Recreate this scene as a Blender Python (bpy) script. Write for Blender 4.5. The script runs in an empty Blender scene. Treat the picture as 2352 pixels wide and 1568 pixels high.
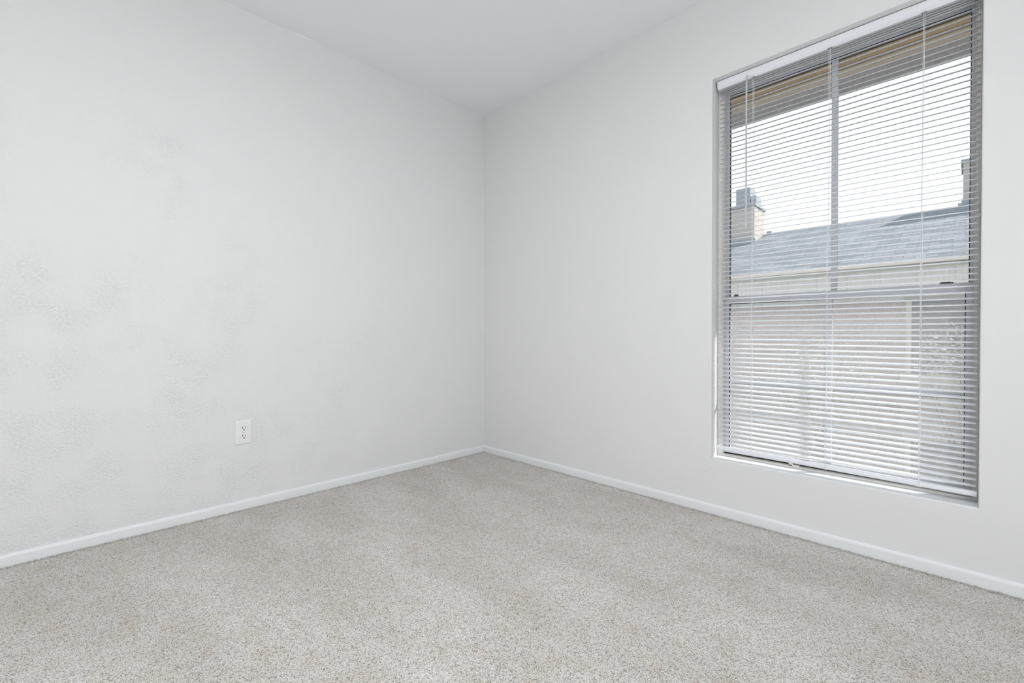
import bpy, bmesh, math, random
from mathutils import Vector, Matrix
random.seed(7)
sc = bpy.context.scene
COL = sc.collection
R = math.radians

# ------------------------------------------------------------------ helpers
def link(o, parent=None):
    COL.objects.link(o)
    if parent is not None: o.parent = parent
    return o

def obj(name, bm, mat, parent=None, smooth=False):
    me = bpy.data.meshes.new(name)
    bmesh.ops.recalc_face_normals(bm, faces=bm.faces)
    bm.to_mesh(me); bm.free()
    if smooth:
        for p in me.polygons: p.use_smooth = True
    for m in (mat if isinstance(mat, (list, tuple)) else [mat]): me.materials.append(m)
    return link(bpy.data.objects.new(name, me), parent)

def empty(name, loc=(0, 0, 0), parent=None):
    o = bpy.data.objects.new(name, None); o.location = loc
    o.empty_display_size = .1
    return link(o, parent)

def tag(o, label=None, cat=None, group=None, kind=None):
    if label: o['label'] = label
    if cat: o['category'] = cat
    if group: o['group'] = group
    if kind: o['kind'] = kind
    return o

def box(bm, x0, x1, y0, y1, z0, z1, bev=0, seg=2, mi=0):
    vs = [bm.verts.new((x, y, z)) for z in (z0, z1) for (x, y) in ((x0, y0), (x1, y0), (x1, y1), (x0, y1))]
    fs = [bm.faces.new([vs[i] for i in f]) for f in
          ((0, 3, 2, 1), (4, 5, 6, 7), (0, 1, 5, 4), (1, 2, 6, 5), (2, 3, 7, 6), (3, 0, 4, 7))]
    for f in fs: f.material_index = mi
    if bev:
        es = list({e for f in fs for e in f.edges})
        bmesh.ops.bevel(bm, geom=es, offset=bev, segments=seg, affect='EDGES', profile=.5)
    return bm

def B(*boxes, bev=0):
    bm = bmesh.new()
    for b in boxes: box(bm, *b, bev=bev)
    return bm

def prism_x(bm, prof, x0, x1, dz=0.0):
    """closed (y,z) profile extruded from x0 to x1; dz lowers the far end"""
    a = [bm.verts.new((x0, y, z)) for y, z in prof]
    b = [bm.verts.new((x1, y, z + dz)) for y, z in prof]
    n = len(prof)
    for i in range(n):
        bm.faces.new((a[i], a[(i + 1) % n], b[(i + 1) % n], b[i]))
    bm.faces.new(a[::-1]); bm.faces.new(b)
    return bm

def prism_y(bm, prof, y0, y1):
    a = [bm.verts.new((x, y0, z)) for x, z in prof]
    b = [bm.verts.new((x, y1, z)) for x, z in prof]
    n = len(prof)
    for i in range(n):
        bm.faces.new((a[i], a[(i + 1) % n], b[(i + 1) % n], b[i]))
    bm.faces.new(a[::-1]); bm.faces.new(b)
    return bm

def tube(bm, p0, p1, r0, r1=None, n=10):
    r1 = r0 if r1 is None else r1
    p0 = Vector(p0); p1 = Vector(p1); d = (p1 - p0).normalized()
    u = d.orthogonal().normalized(); v = d.cross(u)
    A = []; Bv = []
    for i in range(n):
        a = 2 * math.pi * i / n
        w = u * math.cos(a) + v * math.sin(a)
        A.append(bm.verts.new(p0 + w * r0)); Bv.append(bm.verts.new(p1 + w * r1))
    for i in range(n):
        bm.faces.new((A[i], A[(i + 1) % n], Bv[(i + 1) % n], Bv[i]))
    bm.faces.new(A[::-1]); bm.faces.new(Bv)
    return bm

# ------------------------------------------------------------------ materials
def new_mat(name):
    m = bpy.data.materials.new(name); m.use_nodes = True
    nt = m.node_tree; p = nt.nodes['Principled BSDF']
    return m, nt, p
def N(nt, t, **kw):
    n = nt.nodes.new(t)
    for k, v in kw.items(): setattr(n, k, v)
    return n
def coords(nt, scale=(1, 1, 1)):
    tc = N(nt, 'ShaderNodeTexCoord'); mp = N(nt, 'ShaderNodeMapping')
    mp.inputs['Scale'].default_value = scale
    nt.links.new(tc.outputs['Object'], mp.inputs['Vector'])
    return mp.outputs['Vector']
def noise(nt, vec, scale, detail=3, rough=.5):
    n = N(nt, 'ShaderNodeTexNoise'); n.inputs['Scale'].default_value = scale
    n.inputs['Detail'].default_value = detail; n.inputs['Roughness'].default_value = rough
    nt.links.new(vec, n.inputs['Vector']); return n.outputs['Fac']
def ramp(nt, fac, stops, interp='LINEAR'):
    r = N(nt, 'ShaderNodeValToRGB'); r.color_ramp.interpolation = interp
    e = r.color_ramp.elements
    while len(e) < len(stops): e.new(.5)
    for el, (p, c) in zip(e, stops):
        el.position = p; el.color = (*c, 1) if len(c) == 3 else c
    nt.links.new(fac, r.inputs['Fac']); return r.outputs['Color']
def mix(nt, a, b, fac, mode='MIX'):
    m = N(nt, 'ShaderNodeMix', data_type='RGBA', blend_type=mode)
    for s, v in ((m.inputs[0], fac), (m.inputs[6], a), (m.inputs[7], b)):
        if isinstance(v, (float, int)): s.default_value = v
        elif isinstance(v, tuple): s.default_value = (*v, 1)
        else: nt.links.new(v, s)
    return m.outputs[2]
def math_(nt, op, a, b=0.0):
    m = N(nt, 'ShaderNodeMath', operation=op)
    for s, v in zip(m.inputs, (a, b)):
        if isinstance(v, (float, int)): s.default_value = v
        else: nt.links.new(v, s)
    return m.outputs[0]
def bump(nt, p, h, strength, dist):
    b = N(nt, 'ShaderNodeBump'); b.inputs['Strength'].default_value = strength
    b.inputs['Distance'].default_value = dist
    nt.links.new(h, b.inputs['Height']); nt.links.new(b.outputs['Normal'], p.inputs['Normal'])
def setc(p, c, rough=.5, metal=0.0, spec=.5):
    p.inputs['Base Color'].default_value = (*c, 1); p.inputs['Roughness'].default_value = rough
    p.inputs['Metallic'].default_value = metal; p.inputs['Specular IOR Level'].default_value = spec

def simple(name, c, rough=.5, metal=0.0, var=.04, vscale=6, bmp=0, bscale=200, bdist=.001, spec=.5):
    m, nt, p = new_mat(name); setc(p, c, rough, metal, spec)
    v = coords(nt)
    n = noise(nt, v, vscale, 4)
    col = mix(nt, tuple(x * (1 - var) for x in c), tuple(min(1, x * (1 + var)) for x in c), n)
    nt.links.new(col, p.inputs['Base Color'])
    if bmp: bump(nt, p, noise(nt, v, bscale, 2), bmp, bdist)
    return m

def wall_paint(name, c, patch_lo, patch_hi, strength, dist=.0016, rough_area=False):
    m, nt, p = new_mat(name); setc(p, c, .62, spec=.3)
    v = coords(nt)
    src = noise(nt, v, 2.1, 1, .5)
    if rough_area:      # the plaster is rougher low down, away from the corner
        sx = N(nt, 'ShaderNodeSeparateXYZ'); nt.links.new(v, sx.inputs[0])
        g = math_(nt, 'MULTIPLY_ADD', sx.outputs[1], -.17); g.node.inputs[2].default_value = -.22
        g2 = math_(nt, 'MULTIPLY_ADD', sx.outputs[2], -.15); g2.node.inputs[2].default_value = .14
        src = math_(nt, 'ADD', src, math_(nt, 'ADD', g, g2))
    mask = ramp(nt, src, [(patch_lo, (0.10,) * 3), (patch_hi, (1,) * 3)])
    mask2 = ramp(nt, noise(nt, v, 9, 1), [(.35, (.25,) * 3), (.65, (1,) * 3)])
    vs = coords(nt, (1, 1, 1.5))
    a = ramp(nt, noise(nt, vs, 95, 2, .55), [(.46, (0,) * 3), (.72, (1,) * 3)])
    h = mix(nt, (0.0, 0.0, 0.0), a, mix(nt, mask, mask2, 1.0, 'MULTIPLY'))
    big = noise(nt, v, 14, 1)
    hh = mix(nt, h, big, .18, 'ADD')
    bump(nt, p, hh, strength, dist)
    c1 = mix(nt, tuple(x * .985 for x in c), tuple(min(1, x * 1.012) for x in c), noise(nt, v, 1.3, 3))
    nt.links.new(c1, p.inputs['Base Color'])
    return m

WALL_L = wall_paint('wall_paint_stippled', (.80, .798, .789), .44, .66, .9, .0020, True)
WALL_B = wall_paint('wall_paint_smooth', (.80, .798, .789), .48, .70, .5)
CEIL = wall_paint('ceiling_paint', (.90, .94, .97), .55, .8, .15)
TRIM = simple('trim_white_gloss', (.86, .87, .88), .32, var=.01)
SILLP = simple('sill_white_paint', (.85, .86, .865), .4, var=.02, bmp=.1, bscale=60)
PLASTIC = simple('outlet_plastic', (.86, .86, .84), .35, var=.005)
DARK = simple('dark_slot', (.01, .01, .01), .6)
STEEL = simple('screw_steel', (.6, .6, .6), .35, metal=.7)
BLIND = simple('blind_slat_enamel', (.90, .92, .95), .38, var=.01)
BLIND2 = simple('blind_rail_enamel', (.86, .88, .92), .4, var=.01)
CORD = simple('blind_cord', (.85, .86, .88), .7)
m, nt, p = new_mat('wand_clear_plastic'); setc(p, (.82, .85, .92), .15); p.inputs['Transmission Weight'].default_value = .35
WAND = m
FRAMEW = simple('window_frame_vinyl', (.72, .735, .78), .4, var=.04, vscale=20)
FRAMEB = simple('window_frame_aged', (.84, .81, .775), .5, var=.05, vscale=20)
GASKET = simple('window_gasket', (.035, .03, .03), .6)
LATCH = simple('sash_lock_metal', (.12, .12, .13), .45, metal=.5)

def glass_mat(name, dust):
    m, nt, p = new_mat(name); nt.nodes.remove(p)
    out = [n for n in nt.nodes if n.type == 'OUTPUT_MATERIAL'][0]
    tr = N(nt, 'ShaderNodeBsdfTransparent'); tr.inputs[0].default_value = (.965, .98, .985, 1)
    gl = N(nt, 'ShaderNodeBsdfGlossy'); gl.inputs['Roughness'].default_value = .02
    fr = N(nt, 'ShaderNodeLayerWeight'); fr.inputs[0].default_value = .08
    s1 = N(nt, 'ShaderNodeMixShader'); nt.links.new(fr.outputs[0], s1.inputs[0])
    nt.links.new(tr.outputs[0], s1.inputs[1]); nt.links.new(gl.outputs[0], s1.inputs[2])
    df = N(nt, 'ShaderNodeBsdfTranslucent'); df.inputs[0].default_value = (.8, .83, .88, 1)
    s2 = N(nt, 'ShaderNodeMixShader')
    v = coords(nt)
    n = noise(nt, coords(nt, (1, 1, .35)), 22, 4, .6)
    d = ramp(nt, n, [(.3, (dust * .7,) * 3), (.75, (dust * 1.3,) * 3)])
    nt.links.new(d, s2.inputs[0])
    nt.links.new(s1.outputs[0], s2.inputs[1]); nt.links.new(df.outputs[0], s2.inputs[2])
    nt.links.new(s2.outputs[0], out.inputs['Surface'])
    return m
GLASS = glass_mat('dusty_glass', .07)
PANE2 = simple('far_window_glass', (.05, .065, .085), .08, spec=.6)

# insect screen: woven mesh, see-through
m, nt, p = new_mat('insect_screen_mesh'); nt.nodes.remove(p)
out = [n for n in nt.nodes if n.type == 'OUTPUT_MATERIAL'][0]
tr = N(nt, 'ShaderNodeBsdfTransparent'); df = N(nt, 'ShaderNodeBsdfDiffuse'); df.inputs[0].default_value = (.42, .42, .43, 1)
tl = N(nt, 'ShaderNodeBsdfTranslucent'); tl.inputs[0].default_value = (.55, .55, .57, 1)
s0 = N(nt, 'ShaderNodeMixShader'); s0.inputs[0].default_value = .5
nt.links.new(df.outputs[0], s0.inputs[1]); nt.links.new(tl.outputs[0], s0.inputs[2])
s = N(nt, 'ShaderNodeMixShader'); nt.links.new(tr.outputs[0], s.inputs[1]); nt.links.new(s0.outputs[0], s.inputs[2])
n_ = noise(nt, coords(nt), 900, 1); d_ = ramp(nt, n_, [(.3, (.22,) * 3), (.7, (.36,) * 3)])
nt.links.new(d_, s.inputs[0]); nt.links.new(s.outputs[0], out.inputs['Surface'])
SCREEN = m

# carpet
m, nt, p = new_mat('carpet_twist_pile'); setc(p, (.6, .56, .52), .95, spec=.05)
v = coords(nt)
warp = noise(nt, v, 60, 2)
vo = N(nt, 'ShaderNodeTexVoronoi'); vo.inputs['Scale'].default_value = 390
nt.links.new(v, vo.inputs['Vector'])
vor = N(nt, 'ShaderNodeSeparateColor'); nt.links.new(vo.outputs['Color'], vor.inputs[0])
spk = ramp(nt, vor.outputs[0], [(0, (.34, .295, .25)), (.12, (.54, .49, .435)), (.32, (.75, .715, .675)), (.62, (.87, .85, .825)), (1, (.98, .97, .955))])
n1 = ramp(nt, noise(nt, v, 480, 1, .6), [(.34, (.55,) * 3), (.56, (1.0,) * 3)])
c0 = mix(nt, spk, n1, .85, 'MULTIPLY')
tan = ramp(nt, noise(nt, v, 13, 4, .7), [(.46, (1, .99, .98)), (.66, (.955, .895, .83))])
c1 = mix(nt, c0, tan, .8, 'MULTIPLY')
# brushed pile: lighter lay and darker lay in long vacuum strokes
lay = noise(nt, coords(nt, (.8, 2.0, 1)), 2.0, 3, .5)
c2 = mix(nt, c1, ramp(nt, lay, [(.40, (.93, .92, .905)), (.62, (1.03, 1.035, 1.035))]), 1.0, 'MULTIPLY')
nt.links.new(c2, p.inputs['Base Color'])
hh = mix(nt, noise(nt, v, 330, 1, .6), vo.outputs['Distance'], .35)
bump(nt, p, hh, .9, .004)
CARPET = m

# exterior materials
m, nt, p = new_mat('asphalt_shingle'); setc(p, (.3, .32, .35), .9, spec=.2)
v = coords(nt)
br = N(nt, 'ShaderNodeTexBrick'); br.inputs['Scale'].default_value = 1
br.inputs['Brick Width'].default_value = .26; br.inputs['Row Height'].default_value = .085
br.inputs['Mortar Size'].default_value = .005; br.inputs['Mortar Smooth'].default_value = .6
br.inputs['Color1'].default_value = (.16, .175, .20, 1); br.inputs['Color2'].default_value = (.27, .285, .315, 1)
br.inputs['Mortar'].default_value = (.08, .085, .10, 1)
nt.links.new(v, br.inputs['Vector'])
c = mix(nt, br.outputs['Color'], ramp(nt, noise(nt, v, 30, 5, .7), [(.3, (.8,) * 3), (.7, (1.15,) * 3)]), .8, 'MULTIPLY')
nt.links.new(c, p.inputs['Base Color']); SHINGLE = m

def brick_mat(name, c1, c2, mort, swap=True):
    m, nt, p = new_mat(name); setc(p, c1, .9, spec=.2)
    tc = N(nt, 'ShaderNodeTexCoord'); sx = N(nt, 'ShaderNodeSeparateXYZ'); cx = N(nt, 'ShaderNodeCombineXYZ')
    nt.links.new(tc.outputs['Object'], sx.inputs[0])
    nt.links.new(math_(nt, 'ADD', sx.outputs[0], sx.outputs[1]), cx.inputs[0]); nt.links.new(sx.outputs[2], cx.inputs[1])
    br = N(nt, 'ShaderNodeTexBrick'); br.inputs['Scale'].default_value = 1
    br.inputs['Brick Width'].default_value = .21; br.inputs['Row Height'].default_value = .075
    br.inputs['Mortar Size'].default_value = .006
    br.inputs['Color1'].default_value = (*c1, 1); br.inputs['Color2'].default_value = (*c2, 1); br.inputs['Mortar'].default_value = (*mort, 1)
    nt.links.new(cx.outputs[0], br.inputs['Vector'])
    c = mix(nt, br.outputs['Color'], ramp(nt, noise(nt, cx.outputs[0], 3, 5, .7), [(.3, (.85,) * 3), (.7, (1.12,) * 3)]), .8, 'MULTIPLY')
    nt.links.new(c, p.inputs['Base Color']); return m
BRICK = brick_mat('pinkish_brick', (.40, .305, .28), (.52, .43, .395), (.52, .50, .48))

def siding_mat(name, c, dark, w=.20, vertical=False, line=.02):
    m, nt, p = new_mat(name); setc(p, c, .75, spec=.2)
    tc = N(nt, 'ShaderNodeTexCoord'); sx = N(nt, 'ShaderNodeSeparateXYZ'); nt.links.new(tc.outputs['Object'], sx.inputs[0])
    src = math_(nt, 'ADD', sx.outputs[0], sx.outputs[1]) if vertical else sx.outputs[2]
    f = math_(nt, 'FRACT', math_(nt, 'MULTIPLY', src, 1 / w))
    col = ramp(nt, f, [(0, dark), (line / w, dark), (line / w + .01, c), (1, tuple(x * .97 for x in c))])
    vsc = (10, 10, 1) if vertical else (1, 1, 10)
    col = mix(nt, col, ramp(nt, noise(nt, coords(nt, vsc), 3, 4, .6), [(.3, (.86,) * 3), (.7, (1.1,) * 3)]), .7, 'MULTIPLY')
    nt.links.new(col, p.inputs['Base Color']); return m
CHIM = siding_mat('chimney_siding', (.44, .41, .38), (.27, .26, .255), .2, False, .012)
FRIEZE = siding_mat('frieze_board', (.84, .835, .83), (.72, .72, .72), .42, True, .02)
CHCAP = simple('chimney_cap_metal', (.26, .30, .34), .6, var=.08)
GUTTER = simple('gutter_beige', (.66, .60, .56), .5)
TRIMT = simple('tan_corner_trim', (.62, .57, .49), .7, var=.06)
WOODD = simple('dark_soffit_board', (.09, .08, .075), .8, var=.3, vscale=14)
GAPSHADE = simple('black_gap_shade', (.03, .03, .035), .8, var=.3, vscale=14)  # near-black colour painting the shadow gap under the overhang
WOODB = simple('brown_beam', (.62, .40, .24), .7, var=.2, vscale=9)
WOODT = simple('tan_beam', (.70, .58, .48), .7, var=.15, vscale=9)
WOODG = simple('weathered_fascia', (.66, .67, .74), .85, var=.35, vscale=40, bmp=.4, bscale=50, bdist=.004)
GRASSM = simple('lawn_ground', (.16, .18, .11), .95, var=.4, vscale=3)
LEAF = simple('leaf_green', (.60, .61, .50), .7, var=.5, vscale=3)
BARK = simple('bark', (.20, .16, .13), .9, var=.3, vscale=20)
STUCCO = simple('exterior_wall', (.45, .40, .36), .9)

# ------------------------------------------------------------------ room
HC = 2.44; XR = 3.9; YF = -4.1; T = .17
WL, WR, WB, WT = 1.6417, 2.5277, .2608, 2.0547

bm = B((-.15, XR + .15, YF - .15, T, -.12, 0))
tag(obj('floor', bm, CARPET), kind='structure')
bm = B((-.15, XR + .15, YF - .15, T, HC, HC + .12))
tag(obj('ceiling', bm, CEIL), kind='structure')

# left wall, with hand-trowelled paint ridges standing proud of it
bm = B((-.15, 0, YF - .15, T, 0, HC))
def ridge(bm, y, z, ly, lz, h, slope=0.0):
    n = 10; rows = 5; g = []
    for i in range(n + 1):
        t = i / n * 2 - 1; row = []
        for j in range(rows):
            s = j / (rows - 1) * 2 - 1
            w = math.sqrt(max(0, 1 - t * t))
            hh = h * (1 - s * s) * w
            row.append(bm.verts.new((hh - .0002, y + t * ly, z + s * lz * w + slope * t * ly + .12 * ly * t * t)))
        g.append(row)
    for i in range(n):
        for j in range(rows - 1):
            bm.faces.new((g[i][j], g[i + 1][j], g[i + 1][j + 1], g[i][j + 1]))
for a in [(-1.981, .803, .018, .0035, .0020, .1), (-2.33, .115, .014, .003, .0018, .1), (-2.27, .14, .016, .003, .0018, .2),
          (-1.93, 1.36, .012, .002, .001, .3), (-1.52, 1.02, .006, .004, .001, .5), (-1.75, .30, .008, .003, .001, .2),
          (-.42, .23, .006, .010, .001, 1.), (-.33, .62, .005, .006, .0008, .6), (-.95, .55, .006, .003, .001, .3),
          (-2.1, .55, .008, .003, .0012, -.2), (-1.55, .72, .006, .003, .0008, .3), (-1.2, .88, .004, .007, .0009, .5)]:
    ridge(bm, *a)
tag(obj('wall_left', bm, WALL_L), kind='structure')

def wall_open_y(name, y0, y1, x0, x1, ox0, ox1, oz0, oz1, mats, outer_front=False):
    """wall slab between y0 and y1 with a rectangular opening; material 1 on the outside"""
    bm = bmesh.new()
    def ring(y):
        o = [bm.verts.new(c) for c in ((x0, y, 0), (x1, y, 0), (x1, y, HC), (x0, y, HC))]
        i = [bm.verts.new(c) for c in ((ox0, y, oz0), (ox1, y, oz0), (ox1, y, oz1), (ox0, y, oz1))]
        return o, i
    o0, i0 = ring(y0); o1, i1 = ring(y1)
    for k in range(4):
        j = (k + 1) % 4
        bm.faces.new((o0[k], o0[j], i0[j], i0[k]))
        f = bm.faces.new((o1[k], i1[k], i1[j], o1[j])); f.material_index = 1
        bm.faces.new((i0[k], i0[j], i1[j], i1[k]))
        bm.faces.new((o0[k], o1[k], o1[j], o0[j]))
    # soft plaster edge round the opening on the room side
    es = [e for e in bm.edges if all(v in i0 for v in e.verts)]
    bmesh.ops.bevel(bm, geom=es, offset=.004, segments=3, affect='EDGES', profile=.5)
    return tag(obj(name, bm, mats), kind='structure')
wall_open_y('wall_back', 0, T, 0, XR, WL, WR, WB, WT, [WALL_B, STUCCO])
tag(obj('wall_front', B((0, XR, YF - .15, YF, 0, HC)), WALL_B), kind='structure')
# unseen side wall; its wide opening is added to let in broad fill light
DY0, DY1, DZ = -3.8, -1.7, 2.05
wr = wall_open_y('wall_right', 0, .15, YF - .15, T, DY0, DY1, .02, DZ, [WALL_B, WALL_B])
for v_ in wr.data.vertices: v_.co = Vector((XR + v_.co.y, v_.co.x, v_.co.z))
wr.data.flip_normals()

# baseboards
BH, BT = .0465, .012
def board_profile():
    return [(0, 0), (BT, 0), (BT, BH - .011), (BT - .0015, BH - .005), (BT - .005, BH - .001), (BT - .008, BH), (0, BH)]
bm = bmesh.new(); prism_y(bm, board_profile(), YF, -.0001)
tag(obj('baseboard_left', bm, TRIM), kind='structure')
bm = bmesh.new(); prism_x(bm, [(-a, z) for a, z in board_profile()], BT, XR)
tag(obj('baseboard_back', bm, TRIM), kind='structure')
bm = bmesh.new(); prism_y(bm, [(XR - a, z) for a, z in board_profile()], YF, -BT)
tag(obj('baseboard_right', bm, TRIM), kind='structure')

# ragged paint line where the walls meet the ceiling, and down the corner
def caulk(name, runs, mat):
    bm = bmesh.new()
    for a, b, ax, r in runs:
        n = max(3, int(abs(b - a) / .02)); prev = None
        for i in range(n + 1):
            t = i / n; q = a + (b - a) * t; w = r * (.35 + .65 * math.sin(math.pi * t)) * random.uniform(.7, 1.2)
            if ax == 'y': pts = [(0, q, HC - w), (w * .8, q, HC - w * .8), (w, q, HC)]
            elif ax == 'x': pts = [(q, 0, HC - w), (q, -w * .8, HC - w * .8), (q, -w, HC)]
            else: pts = [(w, 0, q), (w * .55, -w * .55, q), (0, -w, q)]
            cur = [bm.verts.new(pp) for pp in pts]
            if prev:
                for k in range(2): bm.faces.new((prev[k], cur[k], cur[k + 1], prev[k + 1]))
            prev = cur
    return tag(obj(name, bm, mat), kind='structure')
CAULK = simple('caulk_white', (.86, .87, .87), .5)
caulk('trim_1', [(-1.80, -1.70, 'y', .006), (-1.62, -1.60, 'y', .004), (-1.34, -1.18, 'y', .006), (-1.12, -1.10, 'y', .003), (-1.06, -1.02, 'y', .003),
                 (-.62, -.30, 'y', .0042), (-.24, -.20, 'y', .003), (-.12, -.002, 'y', .004)], CAULK)
caulk('trim_2', [(.33, .36, 'x', .006), (.38, .40, 'x', .004), (.50, .53, 'x', .005), (.72, .78, 'x', .003), (1.05, 1.12, 'x', .003)], CAULK)
caulk('trim_3', [(BH, HC, 'z', .0035)], WALL_B)

# carpet tufts brushing up against the baseboards
bm = bmesh.new()
def tuft(bm, x, y, dx, dy, h):
    w = random.uniform(.0012, .0022); a = random.uniform(0, math.pi)
    ux, uy = math.cos(a) * w, math.sin(a) * w
    b = [bm.verts.new((x - ux, y - uy, 0)), bm.verts.new((x + ux, y + uy, 0)),
         bm.verts.new((x + dx + ux * .6, y + dy + uy * .6, h)), bm.verts.new((x + dx - ux * .6, y + dy - uy * .6, h))]
    bm.faces.new(b)
for i in range(9000):
    q = random.uniform(-3.0, -BT); d = BT + .0008 + random.random() * .02
    h = random.uniform(.001, .0045) * (1.2 if d < BT + .005 else .7)
    tuft(bm, d, q, random.uniform(0, .002), random.uniform(-.002, .002), h)
for i in range(9500):
    q = random.uniform(BT, 3.3); d = BT + .0008 + random.random() * .02
    h = random.uniform(.001, .0045) * (1.2 if d < BT + .005 else .7)
    tuft(bm, q, -d, random.uniform(-.002, .002), random.uniform(-.002, 0), h)
FRINGE = simple('carpet_tuft_yarn', (.78, .74, .69), .95, var=.35, vscale=260)
tag(obj('carpet_pile', bm, FRINGE), 'beige speckled carpet pile tufts along the foot of the white baseboards', 'carpet', kind='stuff')

# ------------------------------------------------------------------ wall outlet (duplex)
oy, oz = -1.5625, .378
out_ = empty('wall_outlet', (0, oy, oz))
tag(out_, 'white duplex electrical outlet with a cover plate low on the stippled wall', 'outlet')
def plate():
    bm = bmesh.new(); hw, hh, t = .0355, .058, .0062
    rings = [(hw, hh, 0), (hw, hh, .0018), (hw - .003, hh - .003, .0045), (hw - .008, hh - .008, t), (hw - .012, hh - .012, t)]
    prev = None; first = None
    for w, h, x in rings:
        pts = []; r = .003
        for cx, cz, a0 in ((w - r, h - r, 0), (-w + r, h - r, 90), (-w + r, -h + r, 180), (w - r, -h + r, 270)):
            for k in range(4):
                a = R(a0 + 30 * k); pts.append(bm.verts.new((x, cx + r * math.cos(a), cz + r * math.sin(a))))
        if prev:
            n = len(pts)
            for k in range(n): bm.faces.new((prev[k], prev[(k + 1) % n], pts[(k + 1) % n], pts[k]))
        prev = pts
    bm.faces.new(prev); return bm
obj('cover_plate', plate(), PLASTIC, out_, False)
def recept(z):
    bm = bmesh.new(); n = 28; x0, x1 = .005, .0078; A = []; Bv = []
    for k in range(n):
        a = 2 * math.pi * k / n; yy = .0170 * math.cos(a); zz = max(-.0125, min(.0125, .0170 * math.sin(a)))
        A.append(bm.verts.new((x0, yy, z + zz))); Bv.append(bm.verts.new((x1, yy * .96, z + zz * .96)))
    for k in range(n): bm.faces.new((A[k], A[(k + 1) % n], Bv[(k + 1) % n], Bv[k]))
    bm.faces.new(Bv); bm.faces.new(A[::-1]); return bm
for z in (.0195, -.0195):
    rc = obj('receptacle', recept(z), PLASTIC, out_)
    bm = bmesh.new()
    box(bm, .0065, .0081, -.0076, -.0050, z - .0002, z + .0088)
    box(bm, .0065, .0081, .0050, .0074, z + .0006, z + .0080)
    tube(bm, (.0065, 0, z - .0072), (.0081, 0, z - .0072), .0028, n=14)
    tag(obj('contact_slots', bm, DARK, rc), 'black contact slots')
bm = bmesh.new(); tube(bm, (.005, 0, 0), (.0074, 0, 0), .0032, .0028, 16)
obj('cover_screw', bm, STEEL, out_)

# ------------------------------------------------------------------ window
win = empty('window_1', (0, 0, 0)); tag(win, kind='structure')
FL, FR, FB, FT = WL + .021, WR - .013, .272, 2.026     # clear inner edges of the frame
obj('window_frame', B((WL, FL, .086, .166, WB, WT), (FR, WR, .086, .166, WB, WT), (FL, FR, .086, .166, WB, FB), (FL, FR, .086, .166, FT, WT), bev=.0012), FRAMEB, win)
# ribs running up the frame's jamb
bm = bmesh.new()
for y in (.094, .100): box(bm, FL - .001, FL + .0025, y, y + .002, FB, FT)
for y in (.094, .100): box(bm, FR - .0025, FR + .001, y, y + .002, FB, FT)
obj('jamb_track', bm, FRAMEB, win)
ZM0, ZM1 = .999, 1.037
def sash(name, xl, xr, y0, y1, z0, z1, st, rb, rt, mx, mw, mz=None):
    s = obj(name, B((xl, xl + st, y0, y1, z0, z1), (xr - st, xr, y0, y1, z0, z1), (xl + st, xr - st, y0, y1, z0, z0 + rb), (xl + st, xr - st, y0, y1, z1 - rt, z1), bev=.0012), FRAMEW, win)
    yc = (y0 + y1) / 2
    obj('pane', B((xl + st, xr - st, yc - .0015, yc + .0015, z0 + rb, z1 - rt)), GLASS, s)
    obj('muntin', B((mx - mw / 2, mx + mw / 2, yc - .008, yc + .008, z0 + rb, z1 - rt), bev=.001), FRAMEW, s)
    g = .0022
    obj('gasket', B((xl + st, xl + st + g, y0 + .002, yc - .002, z0 + rb, z1 - rt), (xr - st - g, xr - st, y0 + .002, yc - .002, z0 + rb, z1 - rt),
        (xl + st + g, xr - st - g, y0 + .002, yc - .002, z1 - rt - g, z1 - rt)), GASKET, s)
    return s
sash('upper_sash', FL, FR, .134, .156, ZM0, FT, .013, .034, .012, 2.097, .022)
sash('lower_sash', FL + .001, FR - .001, .106, .130, FB + .0065, ZM1 - .003, .021, .026, .034, 2.086, .021)
obj('weatherstrip', B((FL, FR, .110, .13, FB, FB + .0062)), GASKET, win)
obj('insect_screen', B((FL + .004, FR - .004, .1615, .1620, FB, ZM0)), SCREEN, win)
obj('screen_frame', B((FL, FL + .01, .159, .1655, FB, ZM0), (FR - .01, FR, .159, .1655, FB, ZM0), (FL + .01, FR - .01, .159, .1655, .612, .634), (FL + .01, FR - .01, .159, .1655, FB, FB + .012)), FRAMEW, win)
def lock(x0, x1, z):
    bm = bmesh.new(); box(bm, x0, x1, .108, .128, z, z + .005, bev=.001)
    tube(bm, ((x0 + x1) / 2, .118, z + .005), ((x0 + x1) / 2, .118, z + .010), .008, n=14)
    box(bm, x0 + .004, x1 - .008, .104, .112, z + .005, z + .009, bev=.001)
    tag(obj('sash_lock', bm, LATCH, win), 'dark metal sash lock')
lock(2.424, 2.461, ZM1 - .003); lock(1.704, 1.722, ZM1 - .003)
bm = bmesh.new(); box(bm, 1.945, 1.985, .084, .100, .2718, .2775, bev=.001); box(bm, 1.945, 1.960, .084, .092, .2718, .282, bev=.001)
obj('sash_latch', bm, FRAMEB, win)
obj('window_sill', B((WL + .0005, WR - .0005, .001, .086, WB - .004, WB + .0025), bev=.001), SILLP, win)

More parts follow.
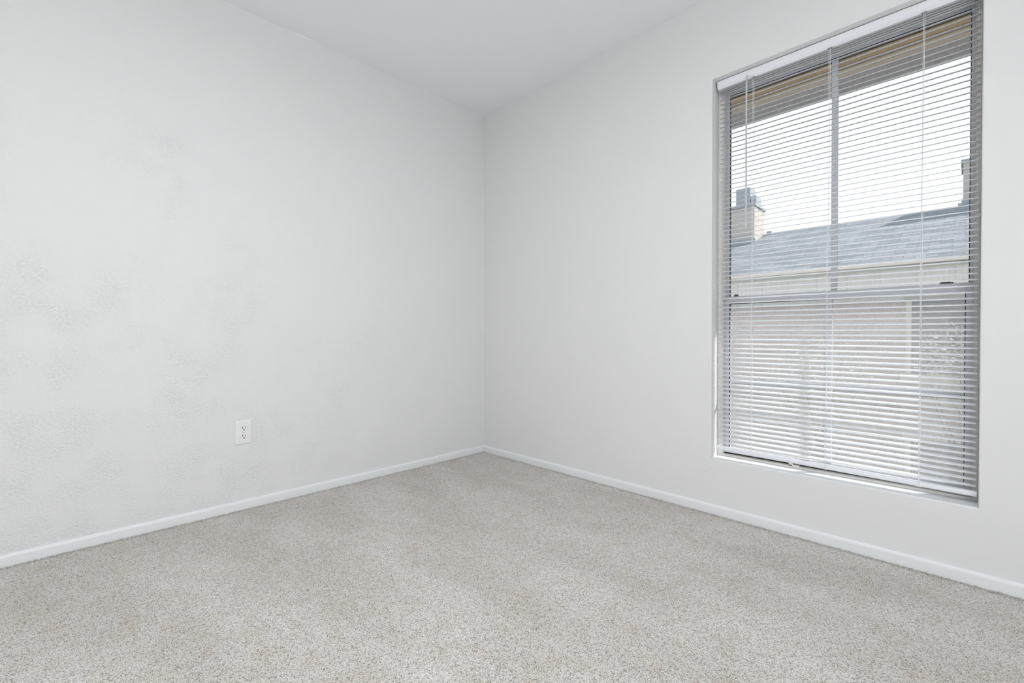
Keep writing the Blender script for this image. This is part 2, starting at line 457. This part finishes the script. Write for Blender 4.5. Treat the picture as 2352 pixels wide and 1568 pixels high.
# ------------------------------------------------------------------ mini blind
bl = empty('window_blind', (0, 0, 0))
tag(bl, 'white metal mini blind with open slats hanging inside the window recess', 'blind')
BX0, BX1, BY = 1.6580, 2.5215, .049
hr = bmesh.new()
prism_x(hr, [(.034, 2.0515), (.034, 2.026), (.0425, 2.016), (.062, 2.016), (.062, 2.0515), (.0605, 2.0515), (.0605, 2.0175), (.043, 2.0175), (.0355, 2.0265), (.0355, 2.0515)][::1], 1.653, 2.5245)
hro = obj('headrail', hr, BLIND2, bl)
for x in (1.6522, 2.5243):
    obj('end_cap', prism_x(bmesh.new(), [(.0345, 2.0525), (.0345, 2.0255), (.043, 2.0155), (.0625, 2.0155), (.0625, 2.0525)], x, x + .0012), BLIND2, hro)
tilt = R(14); SW = .0252; PITCH = .0214
def sag(x, z):   # the blind hangs a little lower toward its far end
    return -.0105 * (x - BX0) / (BX1 - BX0) * (1 - (z - .30) / 1.72)
def slat_profile(z):
    up = []; dn = []
    for k in range(7):
        s = -1 + 2 * k / 6
        a = s * SW / 2; crown = .0028 * (1 - s * s) - .0014
        # local a: toward outside (+y); tilt raises the outer edge
        y = BY + a * math.cos(tilt) - crown * math.sin(tilt)
        zz = z + a * math.sin(tilt) + crown * math.cos(tilt)
        up.append((y, zz + .00022)); dn.append((y, zz - .00022))
    return up + dn[::-1]
bm = bmesh.new()
zs = []
z = .3385
while z < 2.006:
    zs.append(z); z += PITCH
while zs[-1] < 2.001: zs.append(min(2.0085, zs[-1] + .009))
for i, z in enumerate(zs):
    jx = random.uniform(-.0012, .0012); jz = random.uniform(-.0005, .0005)
    n = 6; prev = None; prof = slat_profile(z + jz)
    for q in range(n + 1):
        x = BX0 + jx + (BX1 - BX0) * q / n
        cur = [bm.verts.new((x, y, zz + sag(x, z) - .0006 * math.sin(math.pi * ((q / n * 3) % 1)))) for y, zz in prof]
        L = len(cur)
        if prev:
            for k in range(L): bm.faces.new((prev[k], prev[(k + 1) % L], cur[(k + 1) % L], cur[k]))
        else: bm.faces.new(cur[::-1])
        prev = cur
    bm.faces.new(prev)
sl = obj('slats', bm, BLIND, bl, True)
# bottom rail: shallow channel with a domed face
rb = bmesh.new()
rp = [(.0375, .300), (.0355, .304), (.0352, .311), (.0375, .3155), (.043, .318), (.053, .318), (.0585, .3155), (.0605, .311), (.0605, .304), (.0585, .300)]
prism_x(rb, [(y, z) for y, z in rp], 1.6545, 2.5225, sag(BX1, .3))
rbo = obj('bottom_rail', rb, BLIND2, bl)
for x in (1.6538, 2.5222):
    obj('end_cap', prism_x(bmesh.new(), [(y - .0004 if y < BY else y + .0004, z + sag(x, .3)) for y, z in rp], x, x + .0014), BLIND2, rbo)
for x in (1.804, 2.088, 2.376):
    obj('cord_button', B((x - .006, x + .006, .037, .059, .2985 + sag(x, .3), .3003 + sag(x, .3))), BLIND2, rbo)
# ladder cords: front and rear strands with rungs, and lift cords
for xt, xb in ((1.8075, 1.803), (2.0945, 2.086), (2.378, 2.374)):
    bm = bmesh.new()
    for yy in (.0348, .0612):
        tube(bm, (xt, yy, 2.018), (xb, yy, .302 + sag(xb, .3)), .0006, n=6)
    for z in zs:
        x = xb + (xt - xb) * (z - .3) / 1.72; s_ = sag(x, z)
        tube(bm, (x, BY - .0128, z - .0048 + s_), (x, BY + .0128, z + .0020 + s_), .0003, n=4)
    obj('ladder_cord', bm, CORD, bl)
    bm = bmesh.new(); tube(bm, (xt + .004, .0350, 2.018), (xb + .004, .0350, .302 + sag(xb, .3)), .0007, n=6)
    obj('lift_cord', bm, CORD, bl)
    bm = bmesh.new(); box(bm, xt - .006, xt + .008, .0385, .050, 2.0146, 2.0161, bev=.0004)
    tag(obj('cord_guide', bm, simple('grommet_grey', (.25, .26, .28), .5) if 'grommet_grey' not in bpy.data.materials else bpy.data.materials['grommet_grey'], bl), 'small grey cord guide')
# tilt wand
bm = bmesh.new(); tube(bm, (1.7845, .026, 1.999), (1.7840, .026, 1.338), .0042, .0042, 6)
tube(bm, (1.7840, .026, 1.338), (1.7840, .026, 1.330), .0052, .0048, 8)
wd = obj('tilt_wand', bm, WAND, bl)
bm = bmesh.new(); tube(bm, (1.7845, .026, 1.999), (1.7845, .031, 2.022), .0016, n=8); tube(bm, (1.7845, .030, 2.022), (1.7845, .036, 2.028), .0035, n=10)
tag(obj('wand_hook', bm, STEEL, wd), 'metal wand hook')

# ------------------------------------------------------------------ our own roof overhang outside the window
ov = empty('roof_overhang', (2.0, .17, 2.4))
tag(ov, 'weathered roof overhang with brown beams just outside above the window', 'roof overhang')
def P(name, bm, mat, par):
    o = obj(name, bm, mat, par); o.matrix_parent_inverse = Matrix.Translation(-Vector(par.location)); return o
P('fascia_board', B((-2.0, 6.0, 1.181, 1.215, 2.315, 2.70)), WOODG, ov)
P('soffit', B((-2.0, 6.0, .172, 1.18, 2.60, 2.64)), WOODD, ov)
P('beam', B((-2.0, 6.0, 1.09, 1.18, 2.409, 2.60)), WOODT, ov)
P('beam', B((-2.0, 6.0, .931, 1.0, 2.39, 2.60)), WOODB, ov)
P('gap_shade_strip', B((-2.0, 6.0, .885, .930, 2.389, 2.60)), GAPSHADE, ov)  # dark strip added where the gap beside the brown beam is in shadow
P('roof_deck', B((-2.0, 6.0, .172, 1.23, 2.70, 2.74)), SHINGLE, ov)

# ------------------------------------------------------------------ neighbouring building
nb = empty('apartment_building', (2.0, 6.9, -2.9))
tag(nb, 'two-storey brick apartment building with grey shingled roof seen through the blind', 'building')
GZ = -2.9
X0, X1 = -9.0, 13.0
wy = 6.9
def Q(name, bm, mat, par=nb): return P(name, bm, mat, par)
P('brick_wall', B((X0, X1, wy, 13.2, GZ, 1.36)), BRICK, nb)
P('frieze', B((X0, X1, wy - .03, 13.2, 1.36, 1.87)), FRIEZE, nb)
YE, ZE, YR, ZR = 6.5, 1.92, 10.02, 3.328
bm = bmesh.new(); sl_ = math.atan2(ZR - ZE, YR - YE)
prism_x(bm, [(YE, ZE), (YR, ZR), (2 * YR - YE, ZE), (2 * YR - YE, ZE - .06), (YE, ZE - .06)], X0 - .4, X1 + .4)
P('roof', bm, SHINGLE, nb)
# shingle texture needs slope distance in the roof's own plane
P('gutter', B((X0 - .4, X1 + .4, YE - .1, YE + .02, ZE - .055, ZE - .005), bev=.008), GUTTER, nb)
P('soffit', B((X0 - .4, X1 + .4, YE + .02, wy - .03, ZE - .075, ZE - .06)), FRIEZE, nb)
def nwin(x0, x1, z0, z1):
    f = P('window_frame', B((x0 - .065, x0, wy - .05, wy + .02, z0 - .0, z1), (x1, x1 + .065, wy - .05, wy + .02, z0, z1),
          (x0 - .12, x1 + .12, wy - .08, wy + .02, z0 - .12, z0), (x0 - .09, x1 + .09, wy - .05, wy + .02, z1, z1 + .06),
          (x0 + (x1 - x0) * .52, x0 + (x1 - x0) * .56, wy - .03, wy + .02, z0, z1)), TRIMT, nb)
    g = obj('pane', B((x0, x1, wy - .015, wy + .01, z0, z1)), PANE2, f)
for x in (-5.2, -2.6, 1.91, 4.6, 7.6):
    nwin(x, x + 1.15, .27, 1.36)
    nwin(x, x + 1.15, -2.40, -.70)
# chimneys
def chimney(x0, x1, y0, y1, zb, zt, flues):
    c = P('chimney', B((x0, x1, y0, y1, zb, zt - .05)), CHIM, nb)
    def S(name, bm, mat): return obj(name, bm, mat, c)
    S('chimney_cap', B((x0 - .03, x1 + .03, y0 - .03, y1 + .03, zt - .05, zt)), CHCAP)
    for fx0, fx1, fz in flues: S('flue', B((fx0, fx1, y0 + .12, y0 + .5, zt, fz), bev=.01), CHCAP)
    S('flashing', B((x0 - .02, x1 + .02, y0 - .02, y0 + .05, zb, ZE + (y0 - YE) * .4 + .10)), CHCAP)
chimney(-2.5, -1.0, 9.24, 9.97, 2.7, 3.92, [(-1.45, -1.13, 4.36), (-1.12, -1.0, 4.14)])
chimney(2.43, 3.7, 10.1, 11.0, 2.9, 4.21, [(2.8, 3.1, 4.45)])
P('roof_vent', B((2.36, 2.44, 10.0, 10.3, 3.2, 3.37)), CHCAP, nb)
P('roof_vent', B((-.93, -.83, 9.9, 10.05, 3.2, 3.36)), CHCAP, nb)

# ground
tag(obj('ground', B((-30, 40, .2, 60, -3.1, GZ)), GRASSM), kind='structure')

# trees growing between the buildings
def tree(x, y, h, rad, n, label):
    t = empty('leafy_tree', (x, y, GZ)); tag(t, label, 'tree', 'trees between the buildings')
    bm = bmesh.new(); tube(bm, (0, 0, 0), (0, 0, h * .6), .09, .05, 10)
    for k in range(7):
        a = k * .9; tube(bm, (0, 0, h * (.35 + .04 * k)), (math.cos(a) * rad * .7, math.sin(a) * rad * .7, h * (.6 + .05 * k)), .014, .006, 6)
    obj('trunk', bm, BARK, t)
    bm = bmesh.new()
    for k in range(n):
        u = random.random() ** .4; a = random.uniform(0, 2 * math.pi); ph = math.acos(random.uniform(-1, 1))
        c = Vector((rad * u * math.sin(ph) * math.cos(a), rad * u * math.sin(ph) * math.sin(a), h - rad * 1.1 + 1.1 * rad * u * math.cos(ph)))
        s = random.uniform(.014, .03)
        M = Matrix.Rotation(random.uniform(0, 6.3), 3, 'Z') @ Matrix.Rotation(random.uniform(-1.2, 1.2), 3, 'X')
        pts = [Vector(q) * s for q in ((-1, 0, 0), (0, -.45, .1), (1, 0, 0), (0, .45, .1))]
        bm.faces.new([bm.verts.new(c + M @ q) for q in pts])
    obj('crown', bm, LEAF, t)
tree(-.65, 5.7, 3.6, .74, 3200, 'sparse pale green tree in front of the brick wall, behind the blind')
tree(1.0, 5.6, 3.75, .72, 3200, 'pale green tree in front of the brick wall beside the dark window')
tree(2.52, 5.7, 3.95, .55, 3000, 'green tree standing in front of the dark window across the yard')

# ------------------------------------------------------------------ added fill lamp on the ceiling, out of view
cl = empty('fill_fixture', (1.9, -1.9, HC)); tag(cl, 'added round white fill lamp overhead, out of view', 'fill lamp')  # unseen fixture added to brighten the walls and corner
def lathe(prof, n=32):
    bm = bmesh.new(); rings = []
    for r, z in prof:
        rings.append([bm.verts.new((r * math.cos(2 * math.pi * k / n), r * math.sin(2 * math.pi * k / n), z)) for k in range(n)])
    for a, b in zip(rings, rings[1:]):
        for k in range(n): bm.faces.new((a[k], a[(k + 1) % n], b[(k + 1) % n], b[k]))
    bm.faces.new(rings[0]); bm.faces.new(rings[-1]); return bm
obj('base', lathe([(.17, 0), (.17, -.02), (.165, -.025)]), TRIM, cl)
m, nt, p = new_mat('glowing_fill_dome'); setc(p, (.9, .9, .9), .4)  # glowing dome of the added fixture
p.inputs['Emission Color'].default_value = (1, .97, .93, 1); p.inputs['Emission Strength'].default_value = 4
obj('fill_dome', lathe([(.155, -.0251), (.15, -.06), (.12, -.09), (.07, -.108), (.02, -.112)]), m, cl, True)

def area(name, loc, rot, sx, sy, power, col):
    l = bpy.data.lights.new(name, 'AREA'); l.shape = 'RECTANGLE'; l.size = sx; l.size_y = sy
    l.energy = power; l.color = col
    o = bpy.data.objects.new(name, l); o.location = loc; o.rotation_euler = rot; link(o); return o
# added fill light, set in the made-up side opening
area('side_opening_fill_light', (XR + .05, (DY0 + DY1) / 2, 1.05), (R(115), 0, R(60)), DY1 - DY0 - .1, 1.95, 26, (.865, .915, 1.0))
area('ceiling_fill_light', (1.9, -1.9, HC - .13), (0, 0, 0), .3, .3, 15.5, (.965, .975, 1.0))  # added fill shining down from below the made-up fixture

# sun from beyond the neighbour's roof
sun = bpy.data.lights.new('sun', 'SUN'); sun.energy = 7.5; sun.angle = R(.6); sun.color = (1.0, .95, .87)
so = bpy.data.objects.new('sun', sun); link(so)
d = Vector((-1.10, -1.0, -1.27)).normalized()
so.rotation_euler = d.to_track_quat('-Z', 'Y').to_euler()

w = bpy.data.worlds.new('sky'); sc.world = w; w.use_nodes = True
nt = w.node_tree; bg = nt.nodes['Background']
tc = N(nt, 'ShaderNodeTexCoord'); sx = N(nt, 'ShaderNodeSeparateXYZ'); nt.links.new(tc.outputs['Generated'], sx.inputs[0])
cc = ramp(nt, sx.outputs[2], [(0, (.98, .99, 1.0)), (.5, (.93, .965, 1.0)), (1, (.75, .88, 1.0))])
nt.links.new(cc, bg.inputs['Color']); bg.inputs['Strength'].default_value = 1.3

# ------------------------------------------------------------------ camera
cam = bpy.data.cameras.new('camera'); co = bpy.data.objects.new('camera', cam); link(co)
yaw, pitch, roll = .7894, -.0117, -.0022
f = Vector((-math.sin(yaw) * math.cos(pitch), math.cos(yaw) * math.cos(pitch), math.sin(pitch)))
r = Vector((math.cos(yaw), math.sin(yaw), 0)); u = r.cross(f)
r2 = r * math.cos(roll) + u * math.sin(roll); u2 = -r * math.sin(roll) + u * math.cos(roll)
M = Matrix((r2, u2, -f)).transposed().to_4x4(); M.translation = Vector((2.4955, -2.182, .8455))
co.matrix_world = M
cam.sensor_width = 36; cam.lens = 1035.77 / 2352 * 36; cam.clip_start = .02; cam.clip_end = 300
sc.camera = co
vs = sc.view_settings; vs.view_transform = 'Standard'; vs.look = 'None'; vs.exposure = .12; vs.gamma = 1; vs.use_curve_mapping = False
try: sc.cycles.max_bounces = 7; sc.cycles.diffuse_bounces = 4; sc.cycles.use_light_tree = False; sc.cycles.transparent_max_bounces = 12; sc.cycles.adaptive_threshold = .03; sc.cycles.caustics_reflective = False; sc.cycles.caustics_refractive = False
except Exception: pass
